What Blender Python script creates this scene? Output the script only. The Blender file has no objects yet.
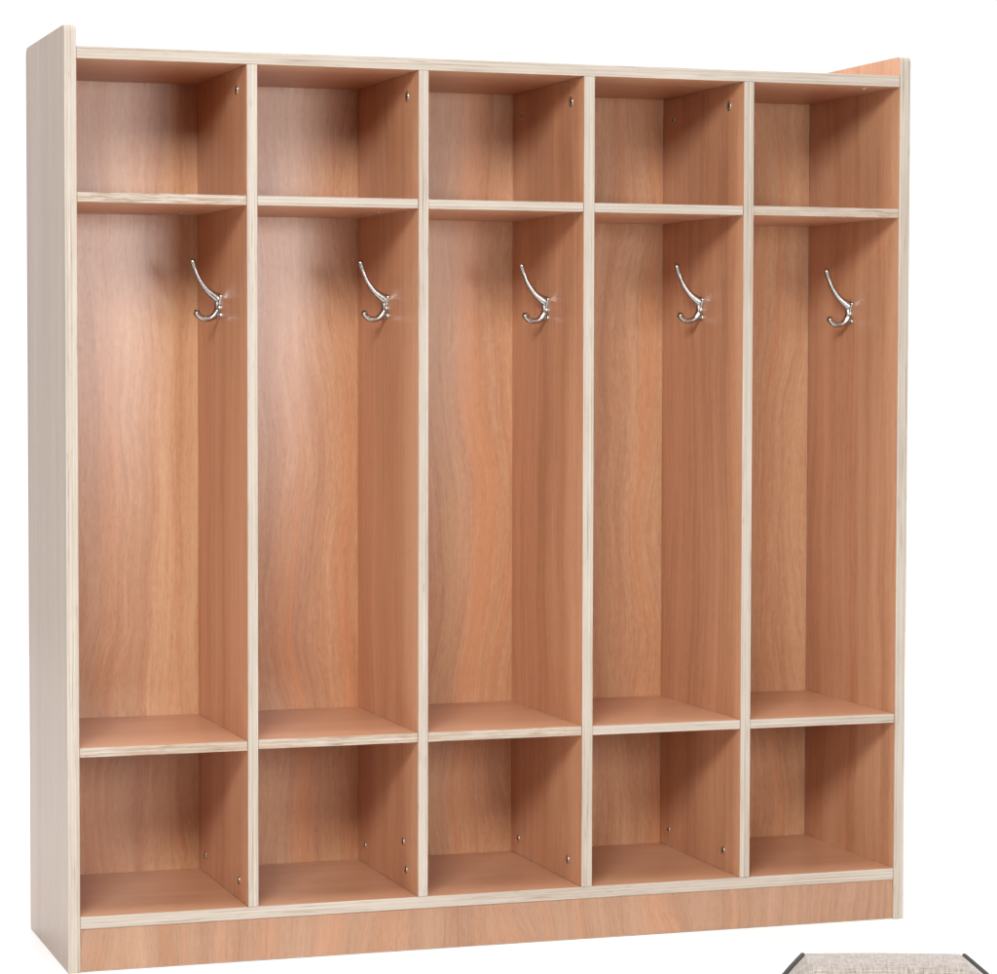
import bpy, bmesh, math, random
from mathutils import Vector, Matrix, Euler
random.seed(4)
S = bpy.context.scene
C = S.collection

# ------------------------------------------------------------------ node helpers
class NT:
    def __init__(s, mat):
        s.t = mat.node_tree; s.n = s.t.nodes; s.l = s.t.links
    def new(s, typ, **kw):
        n = s.n.new(typ)
        for k, v in kw.items(): setattr(n, k, v)
        return n
    def put(s, sock, v):
        if isinstance(v, bpy.types.NodeSocket): s.l.new(v, sock)
        elif v is not None: sock.default_value = v
    def math(s, op, a, b=None, c=None, clamp=False):
        n = s.new('ShaderNodeMath', operation=op, use_clamp=clamp)
        s.put(n.inputs[0], a); s.put(n.inputs[1], b)
        if c is not None: s.put(n.inputs[2], c)
        return n.outputs[0]
    def vmath(s, op, a, b=None):
        n = s.new('ShaderNodeVectorMath', operation=op)
        s.put(n.inputs[0], a); s.put(n.inputs[1], b)
        return n.outputs[0]
    def comb(s, x, y, z):
        n = s.new('ShaderNodeCombineXYZ')
        s.put(n.inputs[0], x); s.put(n.inputs[1], y); s.put(n.inputs[2], z)
        return n.outputs[0]
    def noise(s, vec, scale=1, detail=2, rough=.5, dist=0):
        n = s.new('ShaderNodeTexNoise')
        s.put(n.inputs['Vector'], vec); s.put(n.inputs['Scale'], scale)
        s.put(n.inputs['Detail'], detail); s.put(n.inputs['Roughness'], rough); s.put(n.inputs['Distortion'], dist)
        return n.outputs[0]
    def rng(s, v, a, b, c=0., d=1.):
        n = s.new('ShaderNodeMapRange'); s.put(n.inputs[0], v)
        for i, q in enumerate((a, b, c, d)): s.put(n.inputs[i+1], q)
        return n.outputs[0]
    def mix(s, f, a, b, mode='MIX'):
        n = s.new('ShaderNodeMix', data_type='RGBA', blend_type=mode)
        s.put(n.inputs[0], f)
        s.put(n.inputs[6], a if isinstance(a, bpy.types.NodeSocket) else (*a, 1))
        s.put(n.inputs[7], b if isinstance(b, bpy.types.NodeSocket) else (*b, 1))
        return n.outputs[2]
    def ramp(s, v, stops):
        n = s.new('ShaderNodeValToRGB'); s.put(n.inputs[0], v)
        e = n.color_ramp.elements
        while len(e) < len(stops): e.new(.5)
        for q, (p, c) in zip(e, stops): q.position = p; q.color = (*c, 1)
        return n.outputs[0]

def material(name):
    m = bpy.data.materials.new(name); m.use_nodes = True
    return m, NT(m), m.node_tree.nodes['Principled BSDF']

def bump(t, b, h, strength, dist):
    n = t.new('ShaderNodeBump'); n.inputs['Strength'].default_value = strength
    n.inputs['Distance'].default_value = dist
    t.put(n.inputs['Height'], h); t.l.new(n.outputs[0], b.inputs['Normal'])

def local_coords(t, spread=7.):
    tc = t.new('ShaderNodeTexCoord'); oi = t.new('ShaderNodeObjectInfo')
    r = oi.outputs['Random']
    off = t.comb(t.math('MULTIPLY', r, spread), t.math('MULTIPLY', r, spread*1.7), t.math('MULTIPLY', r, spread*.6))
    sx = t.new('ShaderNodeSeparateXYZ'); t.l.new(tc.outputs['Object'], sx.inputs[0])
    so = t.new('ShaderNodeSeparateXYZ'); t.l.new(off, so.inputs[0])
    return sx.outputs, so.outputs, r

def veneer(name, dark, mid, light, figure=.07, ripple=.5, rough=.36, span=.19, red=.2):
    """reddish okoume veneer; grain runs along the board's own x axis"""
    m, t, b = material(name)
    p, o, r = local_coords(t)
    x = t.math('ADD', p[0], o[0]); y = t.math('ADD', p[1], o[1]); z = p[2]
    # the grain wanders sideways: cathedral and curl figure
    w1 = t.math('SUBTRACT', t.noise(t.comb(t.math('MULTIPLY', x, 1.7), t.math('MULTIPLY', y, 3.2), o[2]), 1, 2, .5), .5)
    w2 = t.math('SUBTRACT', t.noise(t.comb(t.math('MULTIPLY', x, 9.), t.math('MULTIPLY', y, 14.), o[2]), 1, 2, .5), .5)
    yw = t.math('ADD', y, t.math('ADD', t.math('MULTIPLY', w1, figure*2), t.math('MULTIPLY', w2, .012)))
    band = t.noise(t.comb(t.math('MULTIPLY', x, .8), t.math('MULTIPLY', yw, 17.), z), 1, 3, .55)
    rib = t.noise(t.comb(t.math('MULTIPLY', x, 1.6), t.math('MULTIPLY', yw, 75.), z), 1, 3, .6)
    fine = t.noise(t.comb(t.math('MULTIPLY', x, 9.), t.math('MULTIPLY', yw, 330.), z), 1, 2, .6)
    pore = t.noise(t.comb(t.math('MULTIPLY', x, 48.), t.math('MULTIPLY', yw, 720.), z), 1, 2, .5)
    curl = t.noise(t.comb(t.math('MULTIPLY', x, 55.), t.math('MULTIPLY', yw, 210.), z), 1, 2, .6, 1.1)
    v = t.math('MULTIPLY_ADD', band, .50, t.math('MULTIPLY', rib, .30))
    v = t.math('MULTIPLY_ADD', fine, .27, v)
    v = t.math('ADD', v, t.math('MULTIPLY', t.math('SUBTRACT', curl, .5), .34*ripple))
    v = t.math('ADD', v, t.math('MULTIPLY_ADD', t.math('SUBTRACT', r, .5), .05, -.035))
    col = t.ramp(v, [(.50-span, dark), (.50, mid), (.50+span, light)])
    # some strips are redder, some yellower
    hue = t.noise(t.comb(t.math('MULTIPLY', x, .6), t.math('MULTIPLY', yw, 26.), o[2]), 1, 2, .5)
    col = t.mix(t.rng(hue, .50, .68, 0., red), col, (.66, .27, .105))
    col = t.mix(t.rng(hue, .48, .28, 0., red*.8), col, (.64, .40, .225))
    pm = t.rng(pore, .60, .74, 0., .42)
    col = t.mix(pm, col, tuple(q*.52 for q in dark))
    t.l.new(col, b.inputs['Base Color'])
    b.inputs['Roughness'].default_value = rough
    b.inputs['IOR'].default_value = 1.5
    bump(t, b, t.math('SUBTRACT', fine, t.math('MULTIPLY', pm, .9)), .10, .0006)
    return m

def ply_edge(name, rag):
    """sanded birch plywood edge: plies across the board's own z, long streaks and broken dashes along x"""
    m, t, b = material(name)
    p, o, r = local_coords(t)
    x = t.math('ADD', p[0], o[0]); y = t.math('ADD', p[1], o[1])
    wob = t.math('MULTIPLY', t.math('SUBTRACT', t.noise(t.comb(t.math('MULTIPLY', x, 6.), y, o[2]), 1, 2), .5), .0012)
    z = t.math('ADD', p[2], wob)
    ply = t.math('SINE', t.math('MULTIPLY', z, 2*math.pi/.0046))
    soft = t.noise(t.comb(t.math('MULTIPLY', x, 2.5), y, t.math('MULTIPLY', z, 260.)), 1, 2, .5)
    ply = t.math('ADD', t.math('MULTIPLY', ply, .45), t.math('MULTIPLY', t.math('SUBTRACT', soft, .5), 3.2))
    col = t.mix(t.rng(ply, -1.1, 1.0), (.375, .31, .25), (.53, .47, .40))
    st = t.noise(t.comb(t.math('MULTIPLY', x, 4.), y, t.math('MULTIPLY', z, 620.)), 1, 3, .6)
    col = t.mix(t.rng(st, .50, .78, 0., .85), col, (.33, .24, .165))
    if rag > .5: col = t.mix(t.rng(t.noise(t.comb(t.math('MULTIPLY', x, 18.), o[1], t.math('MULTIPLY', z, 330.)), 1, 2, .6), .42, .62, 0., .75), col, (.37, .235, .135))
    blo = t.noise(t.comb(t.math('MULTIPLY', x, 9.), y, t.math('MULTIPLY', z, 40.)), 1, 2, .5)
    col = t.mix(t.rng(blo, .35, .70, 0., .30), col, (.55, .495, .425))
    gl = t.noise(t.comb(t.math('MULTIPLY', x, 3.), t.math('ADD', y, 3.), t.math('MULTIPLY', z, 430.)), 1, 1, .5)
    gm = t.math('SUBTRACT', 1, t.math('MULTIPLY', t.math('ABSOLUTE', t.math('SUBTRACT', gl, .5)), 26.), None, True)
    brk = t.rng(t.noise(t.comb(t.math('MULTIPLY', x, 14.), o[1], t.math('MULTIPLY', z, 200.)), 1, 2, .6), .42, .58)
    col = t.mix(t.math('MULTIPLY', t.math('MULTIPLY', gm, brk), .55 + .27*rag), col, (.22, .135, .08))
    # broken glue-line gaps, in patches
    da = t.noise(t.comb(t.math('MULTIPLY', x, 30.), y, t.math('MULTIPLY', z, 950.)), 1, 2, .5)
    patch = t.noise(t.comb(t.math('MULTIPLY', x, 5.), o[1], o[2]), 1, 1, .5)
    lim = t.math('SUBTRACT', .76 - .18*rag, t.math('MULTIPLY', t.math('SUBTRACT', patch, .5), .30))
    dm = t.rng(t.math('SUBTRACT', da, lim), 0., .05, 0., .62 + .2*rag)
    col = t.mix(dm, col, (.23, .13, .075))
    t.l.new(col, b.inputs['Base Color'])
    b.inputs['Roughness'].default_value = .55
    bump(t, b, t.math('SUBTRACT', st, dm), .15, .0004)
    return m

M = {}
DK, MD, LT = (.42, .195, .104), (.575, .295, .166), (.665, .385, .232)
M['veneer'] = veneer('okoume veneer', DK, MD, LT, .045, .5, .33, .165, .16)
M['figured'] = veneer('figured okoume veneer', DK, (.55, .285, .152), (.65, .39, .228), .075, .8, .28, .17, .48)
M['shelf'] = veneer('smooth okoume veneer', (.52, .275, .160), (.615, .335, .202), (.69, .405, .255), .04, .3, .33, .24, .10)
M['kick'] = veneer('shaded okoume veneer', (.29, .14, .077), (.365, .20, .12), (.425, .25, .16), .10, .7, .4, .18, .16)  # same veneer darkened: colour takes back the strong front light on the kick
M['outer'] = veneer('greyed outer veneer', (.235, .157, .115), (.315, .216, .160), (.37, .27, .21), .03, .4, .36, .20, .0)  # veneer greyed and darkened: grazing light on the outer sides put into colour
M['edge'] = ply_edge('plywood edge', .3)
M['ragged'] = ply_edge('ragged plywood edge', .95)

m, t, b = material('polished steel'); M['steel'] = m
b.inputs['Metallic'].default_value = 1; b.inputs['Base Color'].default_value = (.47, .455, .44, 1)
b.inputs['Roughness'].default_value = .27
m, t, b = material('zinc fitting'); M['zinc'] = m
tc = t.new('ShaderNodeTexCoord')
nz = t.noise(tc.outputs['Object'], 900, 2)
t.l.new(t.mix(nz, (.50, .47, .43), (.78, .76, .72)), b.inputs['Base Color'])
b.inputs['Metallic'].default_value = 1; b.inputs['Roughness'].default_value = .32
m, t, b = material('dark recess'); M['recess'] = m
tc = t.new('ShaderNodeTexCoord')
t.l.new(t.mix(t.noise(tc.outputs['Object'], 700, 2), (.05, .03, .02), (.09, .06, .045)), b.inputs['Base Color'])
b.inputs['Roughness'].default_value = .6

m, t, b = material('white studio floor'); M['floor'] = m
tc = t.new('ShaderNodeTexCoord')
nz = t.noise(tc.outputs['Object'], 6, 4)
t.l.new(t.mix(nz, (.93, .93, .93), (.95, .95, .95)), b.inputs['Base Color'])
b.inputs['Roughness'].default_value = .9
b.inputs['Specular IOR Level'].default_value = .2

# woven linen
m, t, b = material('beige linen'); M['linen'] = m
tc = t.new('ShaderNodeTexCoord')
sx = t.new('ShaderNodeSeparateXYZ'); t.l.new(tc.outputs['Object'], sx.inputs[0])
X, Z = sx.outputs[0], t.math('ADD', sx.outputs[2], sx.outputs[1])
wa = t.noise(t.comb(t.math('MULTIPLY', X, 420.), t.math('MULTIPLY', Z, 60.), 0.), 1, 2, .6)
we = t.noise(t.comb(t.math('MULTIPLY', X, 60.), t.math('MULTIPLY', Z, 420.), 4.), 1, 2, .6)
wv = t.math('MULTIPLY', t.math('ADD', t.math('SINE', t.math('MULTIPLY', X, 2*math.pi/.0022)),
                               t.math('SINE', t.math('MULTIPLY', Z, 2*math.pi/.0022))), .25)
f = t.math('ADD', t.math('MULTIPLY_ADD', wa, .5, t.math('MULTIPLY', we, .5)), t.math('MULTIPLY', wv, .10))
col = t.ramp(f, [(.36, (.20, .165, .14)), (.5, (.32, .275, .24)), (.64, (.41, .37, .335))])
t.l.new(col, b.inputs['Base Color']); b.inputs['Roughness'].default_value = .9
b.inputs['Sheen Weight'].default_value = .2
bump(t, b, t.math('ADD', f, t.math('MULTIPLY', wv, .5)), .5, .0008)
m, t, b = material('charcoal piping cloth'); M['piping'] = m
tc = t.new('ShaderNodeTexCoord')
t.l.new(t.mix(t.noise(tc.outputs['Object'], 600, 2), (.035, .032, .032), (.08, .075, .075)), b.inputs['Base Color'])
b.inputs['Roughness'].default_value = .85

# ------------------------------------------------------------------ geometry helpers
OFF = Vector((.61, .155, 0))                    # base point of the locker
def link(name, bm, mats, parent, mat=None, smooth=False):
    me = bpy.data.meshes.new(name); bm.to_mesh(me); bm.free()
    for q in mats: me.materials.append(q)
    if smooth:
        for f in me.polygons: f.use_smooth = True
    o = bpy.data.objects.new(name, me); C.objects.link(o)
    if parent: o.parent = parent
    if mat: o.matrix_local = mat
    return o

VERT = Matrix(((0, 0, -1), (0, 1, 0), (1, 0, 0)))      # local x up, y back, z left
FLAT = Matrix.Identity(3)                              # local x right, y back, z up
FACE = Matrix(((0, 1, 0), (0, 0, 1), (1, 0, 0)))       # local x up, y right, z back
def rounded(pts, radii, n=6):
    out = []
    N = len(pts)
    for i in range(N):
        p = Vector(pts[i]); r = radii[i]
        if r <= 0: out.append(p); continue
        a = (Vector(pts[i-1]) - p).normalized(); c = (Vector(pts[(i+1) % N]) - p).normalized()
        ctr = p + (a + c)*r
        for k in range(n+1):
            th = math.pi/2*k/n
            out.append(ctr - c*r*math.cos(th) - a*r*math.sin(th))
    return out
def board(name, at, rot, L, Wd, T, mats, radii=(0, 0, 0, 0), bev=.0007, parent=None, tilt=0, outer=0):
    """plywood board: L along its grain, Wd across, T thick; mats = (face, edge)"""
    bm = bmesh.new()
    out = rounded([(0, 0), (L, 0), (L, Wd), (0, Wd)], radii)
    vs = [bm.verts.new((p.x, p.y, 0)) for p in out]
    f = bm.faces.new(vs)
    r = bmesh.ops.extrude_face_region(bm, geom=[f])
    bmesh.ops.translate(bm, vec=(0, 0, T), verts=[v for v in r['geom'] if isinstance(v, bmesh.types.BMVert)])
    bmesh.ops.recalc_face_normals(bm, faces=bm.faces)
    es = [e for e in bm.edges if abs(e.calc_face_angle(0)) > .8]
    bmesh.ops.bevel(bm, geom=es, offset=bev, segments=2, affect='EDGES', profile=.6)
    for f in bm.faces:
        f.material_index = 0 if abs(f.normal.z) > .97 else 1
        if len(mats) > 2 and f.normal.z*outer > .97: f.material_index = 2
    mat = rot.to_4x4()
    if tilt: mat = Matrix.Rotation(tilt, 4, 'Y') @ mat
    mat.translation = Vector(at) - OFF
    return link(name, bm, mats, parent, mat)

# ------------------------------------------------------------------ the locker
W, H, D = 1.22, 1.2474, .316
LI, RI = .0160, 1.2037
ZT, ZTB = 1.2196, 1.2037
BST, BSB = .0744, .0585
USB, UST = 1.0166, 1.0294
LSB, LST = .2875, .3002
DIV = [(.2437, .2578), (.4824, .4963), (.7213, .7367), (.9614, .9761)]
BACK = .3095
root = bpy.data.objects.new('coat_locker', None); C.objects.link(root); root.location = OFF
root.empty_display_size = .2
root['label'] = 'wide five-bay plywood coat locker with reddish wood insides and pale edges'
root['category'] = 'locker'

v, e, rg, fg = M['veneer'], M['edge'], M['ragged'], M['figured']
# side panels stand proud of the top; corners rounded
board('side_panel', (LI, 0, 0), VERT, H, D, LI, (v, e, M['outer']), (0, .009, .014, 0), .0012, root, outer=1)
board('side_panel', (W, 0, 0), VERT, H, D, W-RI, (v, e, M['outer']), (0, .009, .014, 0), .0012, root, outer=-1)
G = .0003
tp = board('top_panel', (LI+G, .0012, ZTB), FLAT, RI-LI-2*G, BACK-.0016, ZT-ZTB, (M['shelf'], e), parent=root)
board('bottom_panel', (LI+G, .0010, BSB), FLAT, RI-LI-2*G, BACK-.0014, BST-BSB, (M['shelf'], e), parent=root)
board('kick_board', (LI+G, .0045, .0005), FACE, BSB-.0009, RI-LI-2*G, .012, (M['kick'], e), parent=root)
board('back_panel', (LI+G, BACK, .0605), FACE, ZT-.0605-.001, RI-LI-2*G, .006, (fg, e), parent=root)
divs = []
for a, c in DIV:
    divs.append(board('divider', (c, .0004, BST+.0003), VERT, ZTB-BST-.0006, BACK-.0008, c-a, (v, e), parent=root))
walls = [LI] + [q for d in DIV for q in d] + [RI]
rag_up = [1, 0, 0, 0, 1]; rag_lo = [1, 1, 1, 0, 0]
under = []
dz_up = [.0002, .0003, 0, -.0003, 0]; dz_lo = [-.0012, .0003, .0004, 0, -.0002]
for k in range(5):
    a, c = walls[2*k]+.0004, walls[2*k+1]-.0004
    us = board('shelf', (a, .0016, USB+dz_up[k]), FLAT, c-a, BACK-.002, UST-USB, (M['shelf'], rg if rag_up[k] else e), parent=root)
    if k < 2: under.append(us)
    board('shelf', (a, .0016, LSB+dz_lo[k]), FLAT, c-a, BACK-.002, LST-LSB, (M['shelf'], rg if rag_lo[k] else e), parent=root)

# connector fittings seen on the left-hand faces of the dividers: rim, cup and slot
def fitting(parent, x, y, z, r, ang, down=False):
    bm = bmesh.new()
    prof = [(r, .0), (r, .0007), (r*.86, .0011), (r*.74, .0007), (r*.70, .0002)]
    n = 20; rings = []
    for rr, h in prof:
        rings.append([bm.verts.new((rr*math.cos(2*math.pi*i/n), rr*math.sin(2*math.pi*i/n), h)) for i in range(n)])
    for A, B in zip(rings, rings[1:]):
        for i in range(n):
            bm.faces.new((A[i], A[(i+1) % n], B[(i+1) % n], B[i]))
    bm.faces.new(rings[-1])
    for q in range(2):                                    # cross recess
        R = Matrix.Rotation(ang + q*math.pi/2, 4, 'Z')
        L_, w_, h_ = r*.52, r*.15, .0005 + .0001*q
        vs = [bm.verts.new(R @ Vector(p)) for p in ((-L_, -w_, h_), (L_, -w_, h_), (L_, w_, h_), (-L_, w_, h_))]
        f = bm.faces.new(vs); f.material_index = 1
    bmesh.ops.recalc_face_normals(bm, faces=[f for f in bm.faces if f.material_index == 0])
    Rm = (Euler((math.pi, 0, 0)).to_matrix() if down else VERT).to_4x4()
    Rm.translation = Vector((x, y, z)) - OFF
    o = link('screw', bm, (M['zinc'], M['recess']), None, None, True)
    o.parent = parent; o.matrix_local = parent.matrix_basis.inverted() @ Rm
    return o
spots = [[(.0612, 1.1746), (.2691, .1), (.0557, .1015)],
         [(.057, 1.1729), (.2699, .1018), (.0739, .1397), (.0591, .1022)],
         [(.0551, 1.1724), (.2674, 1.1697), (.2772, .0986), (.059, .104)],
         [(.0564, 1.1741), (.2704, 1.1708), (.2742, .1005), (.0623, .1036)]]
for k, sp in enumerate(spots):
    for y, z in sp:
        fitting(divs[k], DIV[k][0]-.0001, y, z, .0075 if z > 1 and y < .1 else .006, random.uniform(0, 1.5))

fitting(under[0], .205, .24, USB+dz_up[0]-.0001, .005, .4, True)
fitting(under[1], .4638, .1317, USB+dz_up[1]-.0001, .005, .9, True)
fitting(tp, 1.1676, .0446, ZTB-.0001, .005, .2, True)

# double coat hooks screwed to the wall on the right of each bay
def tube(bm, path, seg=12, sub=6, mi=0):
    """swept oval: path = (out, side, up, half width, half height)"""
    P = [Vector(q[:3]) for q in path]; Rr = [q[3:] for q in path]
    pts, rad = [], []
    for i in range(len(P)-1):
        p0, p1, p2, p3 = P[max(i-1, 0)], P[i], P[i+1], P[min(i+2, len(P)-1)]
        for k in range(sub):
            u = k/sub
            pts.append(.5*((2*p1)+(p2-p0)*u+(2*p0-5*p1+4*p2-p3)*u*u+(3*p1-p0-3*p2+p3)*u**3))
            rad.append([1.3*(Rr[i][j]*(1-u)+Rr[i+1][j]*u) for j in (0, 1)])
    pts.append(P[-1]); rad.append(Rr[-1])
    rings = []
    for i, p in enumerate(pts):
        tn = (pts[min(i+1, len(pts)-1)]-pts[max(i-1, 0)]).normalized()
        s = Vector((0, 1, 0)); n = tn.cross(s).normalized(); s = n.cross(tn).normalized()
        rings.append([bm.verts.new(p+s*rad[i][0]*math.cos(2*math.pi*a/seg)+n*rad[i][1]*math.sin(2*math.pi*a/seg)) for a in range(seg)])
    for A, B in zip(rings, rings[1:]):
        for i in range(seg): bm.faces.new((A[i], A[(i+1) % seg], B[(i+1) % seg], B[i]))
    for rg_, sgn in ((rings[0], -1), (rings[-1], 1)):
        i = 0 if sgn < 0 else len(pts)-1
        tn = (pts[min(i+1, len(pts)-1)]-pts[max(i-1, 0)]).normalized()*sgn
        c = bm.verts.new(pts[i]+tn*rad[i][0]*.7)
        for k in range(seg): bm.faces.new((rg_[k], rg_[(k+1) % seg], c))
    bmesh.ops.recalc_face_normals(bm, faces=bm.faces)
def hook_base():
    # waisted plate: a rounded lug above and below, screw head in each; local x points out of the wall
    bm = bmesh.new()
    n = 40
    def outline(s):
        out = []
        for i in range(n):
            a = 2*math.pi*i/n
            zz = .0178*math.sin(a); ww = .0088 - .0040*math.cos(zz/.0178*math.pi)
            lim = math.sqrt(max(0, 1-(abs(zz)/.0179)**6))
            out.append((math.copysign(1, math.cos(a))*min(abs(math.cos(a))*2.2, 1)*ww*lim*s, zz*(1-(1-s)*.5)-.0015))
        return out
    rings = []
    for x, s in ((0, 1), (.0022, 1), (.0034, .82)):
        rings.append([bm.verts.new((x, q, zz)) for q, zz in outline(s)])
    for A, B in zip(rings, rings[1:]):
        for i in range(n): bm.faces.new((A[i], A[(i+1) % n], B[(i+1) % n], B[i]))
    bm.faces.new(rings[-1])
    # central boss the arms spring from
    for q in range(1):
        bmesh.ops.create_uvsphere(bm, u_segments=16, v_segments=10, radius=1,
            matrix=Matrix.Translation((.0040, 0, -.001)) @ Matrix.Diagonal((.0040, .0046, .0135, 1)))
    for zz in (-.0152,):
        bmesh.ops.create_uvsphere(bm, u_segments=14, v_segments=8, radius=1,
            matrix=Matrix.Translation((.0034, 0, zz)) @ Matrix.Diagonal((.0016, .0032, .0032, 1)))
    bmesh.ops.recalc_face_normals(bm, faces=bm.faces)
    return bm
HOOKS = [(.2437, .1643, .8867), (.4824, .1569, .8875), (.7213, .1552, .8863), (.9614, .1567, .8881), (RI, .1609, .8839)]
hroot = None
for k, (x, y, z) in enumerate(HOOKS):
    if hroot is None:
        hroot = bpy.data.objects.new('coat_hook', None); C.objects.link(hroot); h = hroot
        h.empty_display_size = .03
        link('base_plate', hook_base(), [M['steel']], h, None, True)
        bm = bmesh.new()
        tube(bm, [(.0025, 0, .0085, .0062, .0064), (.0080, 0, .0120, .0050, .0052), (.0185, 0, .0205, .0037, .0037),
                  (.0285, 0, .0340, .0030, .0030), (.0355, 0, .0495, .0029, .0029), (.0395, 0, .0620, .0038, .0037)])
        link('upper_prong', bm, [M['steel']], h, None, True)
        bm = bmesh.new()
        tube(bm, [(.0030, 0, -.0085, .0048, .0050), (.0080, 0, -.0150, .0037, .0037), (.0150, 0, -.0190, .0031, .0031),
                  (.0235, 0, -.0192, .0031, .0031), (.0300, 0, -.0155, .0033, .0033), (.0340, 0, -.0095, .0042, .0041)])
        link('lower_prong', bm, [M['steel']], h, None, True)
    else:
        h = hroot.copy(); C.objects.link(h)
        for ch in hroot.children:
            c = ch.copy(); C.objects.link(c); c.parent = h
    h.parent = root
    R = Matrix.Rotation(math.pi + random.uniform(-.03, .03), 4, 'Z')
    R.translation = Vector((x - .0002, y, z)) - OFF
    h.matrix_local = R

# ------------------------------------------------------------------ linen cushion, cut by the photo's lower edge
def cushion(loc, rz):
    r = bpy.data.objects.new('linen_cushion', None); C.objects.link(r)
    r.location = loc; r.rotation_euler = (0, 0, rz); r.empty_display_size = .1
    r['label'] = 'beige woven linen cushion with charcoal piping standing in front of the locker'
    r['category'] = 'cushion'
    hw, ht = .0875, .1550           # half width of the top edge and height: the rest flares out below
    wid = .150
    out = [(-wid, .004), (wid, .004), (wid+.004, .02), (wid, .086), (wid-.006, .104), (hw+.041, ht-.036), (hw+.0240, ht-.0205), (hw+.0095, ht-.0080), (hw, ht),
           (hw*.5, ht+.0006), (0, ht+.0008), (-hw*.5, ht+.0006),
           (-hw, ht), (-hw-.0090, ht-.0095), (-hw-.0185, ht-.0205), (-hw-.035, ht-.040), (-wid+.006, .097), (-wid, .082), (-wid-.004, .02)]
    bm = bmesh.new()
    cx, cz = 0, .078
    prof = [(-.050, .90), (-.0535, .55), (-.055, 0)]
    rings = []
    T = .034
    for y, s in ((-T-.006, .62), (-T-.003, .86), (-T*.82, .965), (-T*.45, 1.), (T*.45, 1.), (T*.82, .965), (T+.003, .86), (T+.006, .62)):
        k = (1-s)*.12
        rings.append([bm.verts.new((cx+(px-cx)*(1-(1-s)*.22), y, max(.002, cz+(pz-cz)*(1-(1-s)*.22)))) for px, pz in out])
    n = len(out)
    for A, B in zip(rings, rings[1:]):
        for i in range(n): bm.faces.new((A[i], A[(i+1) % n], B[(i+1) % n], B[i]))
    bm.faces.new(rings[0]); bm.faces.new(rings[-1])
    bmesh.ops.recalc_face_normals(bm, faces=bm.faces)
    link('cover', bm, [M['linen']], r, None, False)
    for side in (out[2:9], out[12:19]):
        for yy in (T*.42,):
            bm = bmesh.new()
            tube(bm, [(px*1.012, yy, pz+.0014, 0.0021, 0.0021) for px, pz in side], 10, 5)
            link('piping', bm, [M['piping']], r, None, True)
    return r
YAW, PITCH, ROLL, F = 18.38635, -2.62977, .12792, 2843.594
cushion((.748, -.90, 0), math.radians(-YAW))

# ------------------------------------------------------------------ white studio: floor, backdrop light, lamps, added floor lights
bm = bmesh.new()
bm.faces.new([bm.verts.new(q) for q in ((-4, -1.5, 0), (5.5, -1.5, 0), (5.5, 4.0, 0), (-4, 4.0, 0))])
fl = link('floor', bm, [M['floor']], None); fl['kind'] = 'structure'

w = bpy.data.worlds.new('World'); S.world = w; w.use_nodes = True
nt = w.node_tree; bg = nt.nodes['Background']
tc = nt.nodes.new('ShaderNodeTexCoord'); sp = nt.nodes.new('ShaderNodeSeparateXYZ'); mr = nt.nodes.new('ShaderNodeMapRange')
nt.links.new(tc.outputs['Generated'], sp.inputs[0]); nt.links.new(sp.outputs[1], mr.inputs[0])
mr.inputs[1].default_value = -.15; mr.inputs[2].default_value = .35; mr.inputs[3].default_value = .15; mr.inputs[4].default_value = 1.08
nt.links.new(mr.outputs[0], bg.inputs['Color']); bg.inputs['Strength'].default_value = 1.0

def area(name, loc, target, sx, sy, power, col=(1, 1, 1)):
    L = bpy.data.lights.new(name, 'AREA'); L.shape = 'RECTANGLE'; L.size = sx; L.size_y = sy; L.energy = power; L.color = col
    o = bpy.data.objects.new(name, L); C.objects.link(o); o.location = loc
    o.rotation_euler = (Vector(target)-Vector(loc)).to_track_quat('-Z', 'Y').to_euler()
    return o
area('key_softbox', (-1.25, -3.25, 2.3), (.6, 0, .6), 1.2, .8, 131)
area('front_softbox', (.95, -3.2, 1.0), (.5, 0, .75), 1.0, .65, 39)
area('added_floor_fill', (.6, -.5, 3.2), (.6, -.5, 0), 4.5, .9, 62)  # added light from above, burns the floor in front out to white
area('added_rear_floor_fill', (2.4, 4.0, 3.4), (1.6, 2.2, 0), 6, 3, 250)  # added light, washes out the locker's shadow on the floor behind and beside

# ------------------------------------------------------------------ camera
cam = bpy.data.cameras.new('camera'); co = bpy.data.objects.new('camera', cam); C.objects.link(co)
co.location = (-.6365872, -3.71195274, .81628983)
yw, pt, rl = map(math.radians, (YAW, PITCH, ROLL))
fw = Vector((math.sin(yw)*math.cos(pt), math.cos(yw)*math.cos(pt), math.sin(pt)))
rt = Vector((math.cos(yw), -math.sin(yw), 0)); up = rt.cross(fw)
r2 = rt*math.cos(rl)+up*math.sin(rl); u2 = -rt*math.sin(rl)+up*math.cos(rl)
co.rotation_euler = Matrix((r2, u2, -fw)).transposed().to_euler()
cam.sensor_width = 36; cam.lens = F*36/997; cam.clip_end = 200; cam.clip_start = .05
S.camera = co
S.view_settings.view_transform = 'Standard'; S.view_settings.look = 'None'
S.view_settings.exposure = 0; S.view_settings.gamma = 1
S.render.engine = 'CYCLES'; S.cycles.use_denoising = True
S.cycles.max_bounces = 8; S.cycles.diffuse_bounces = 5
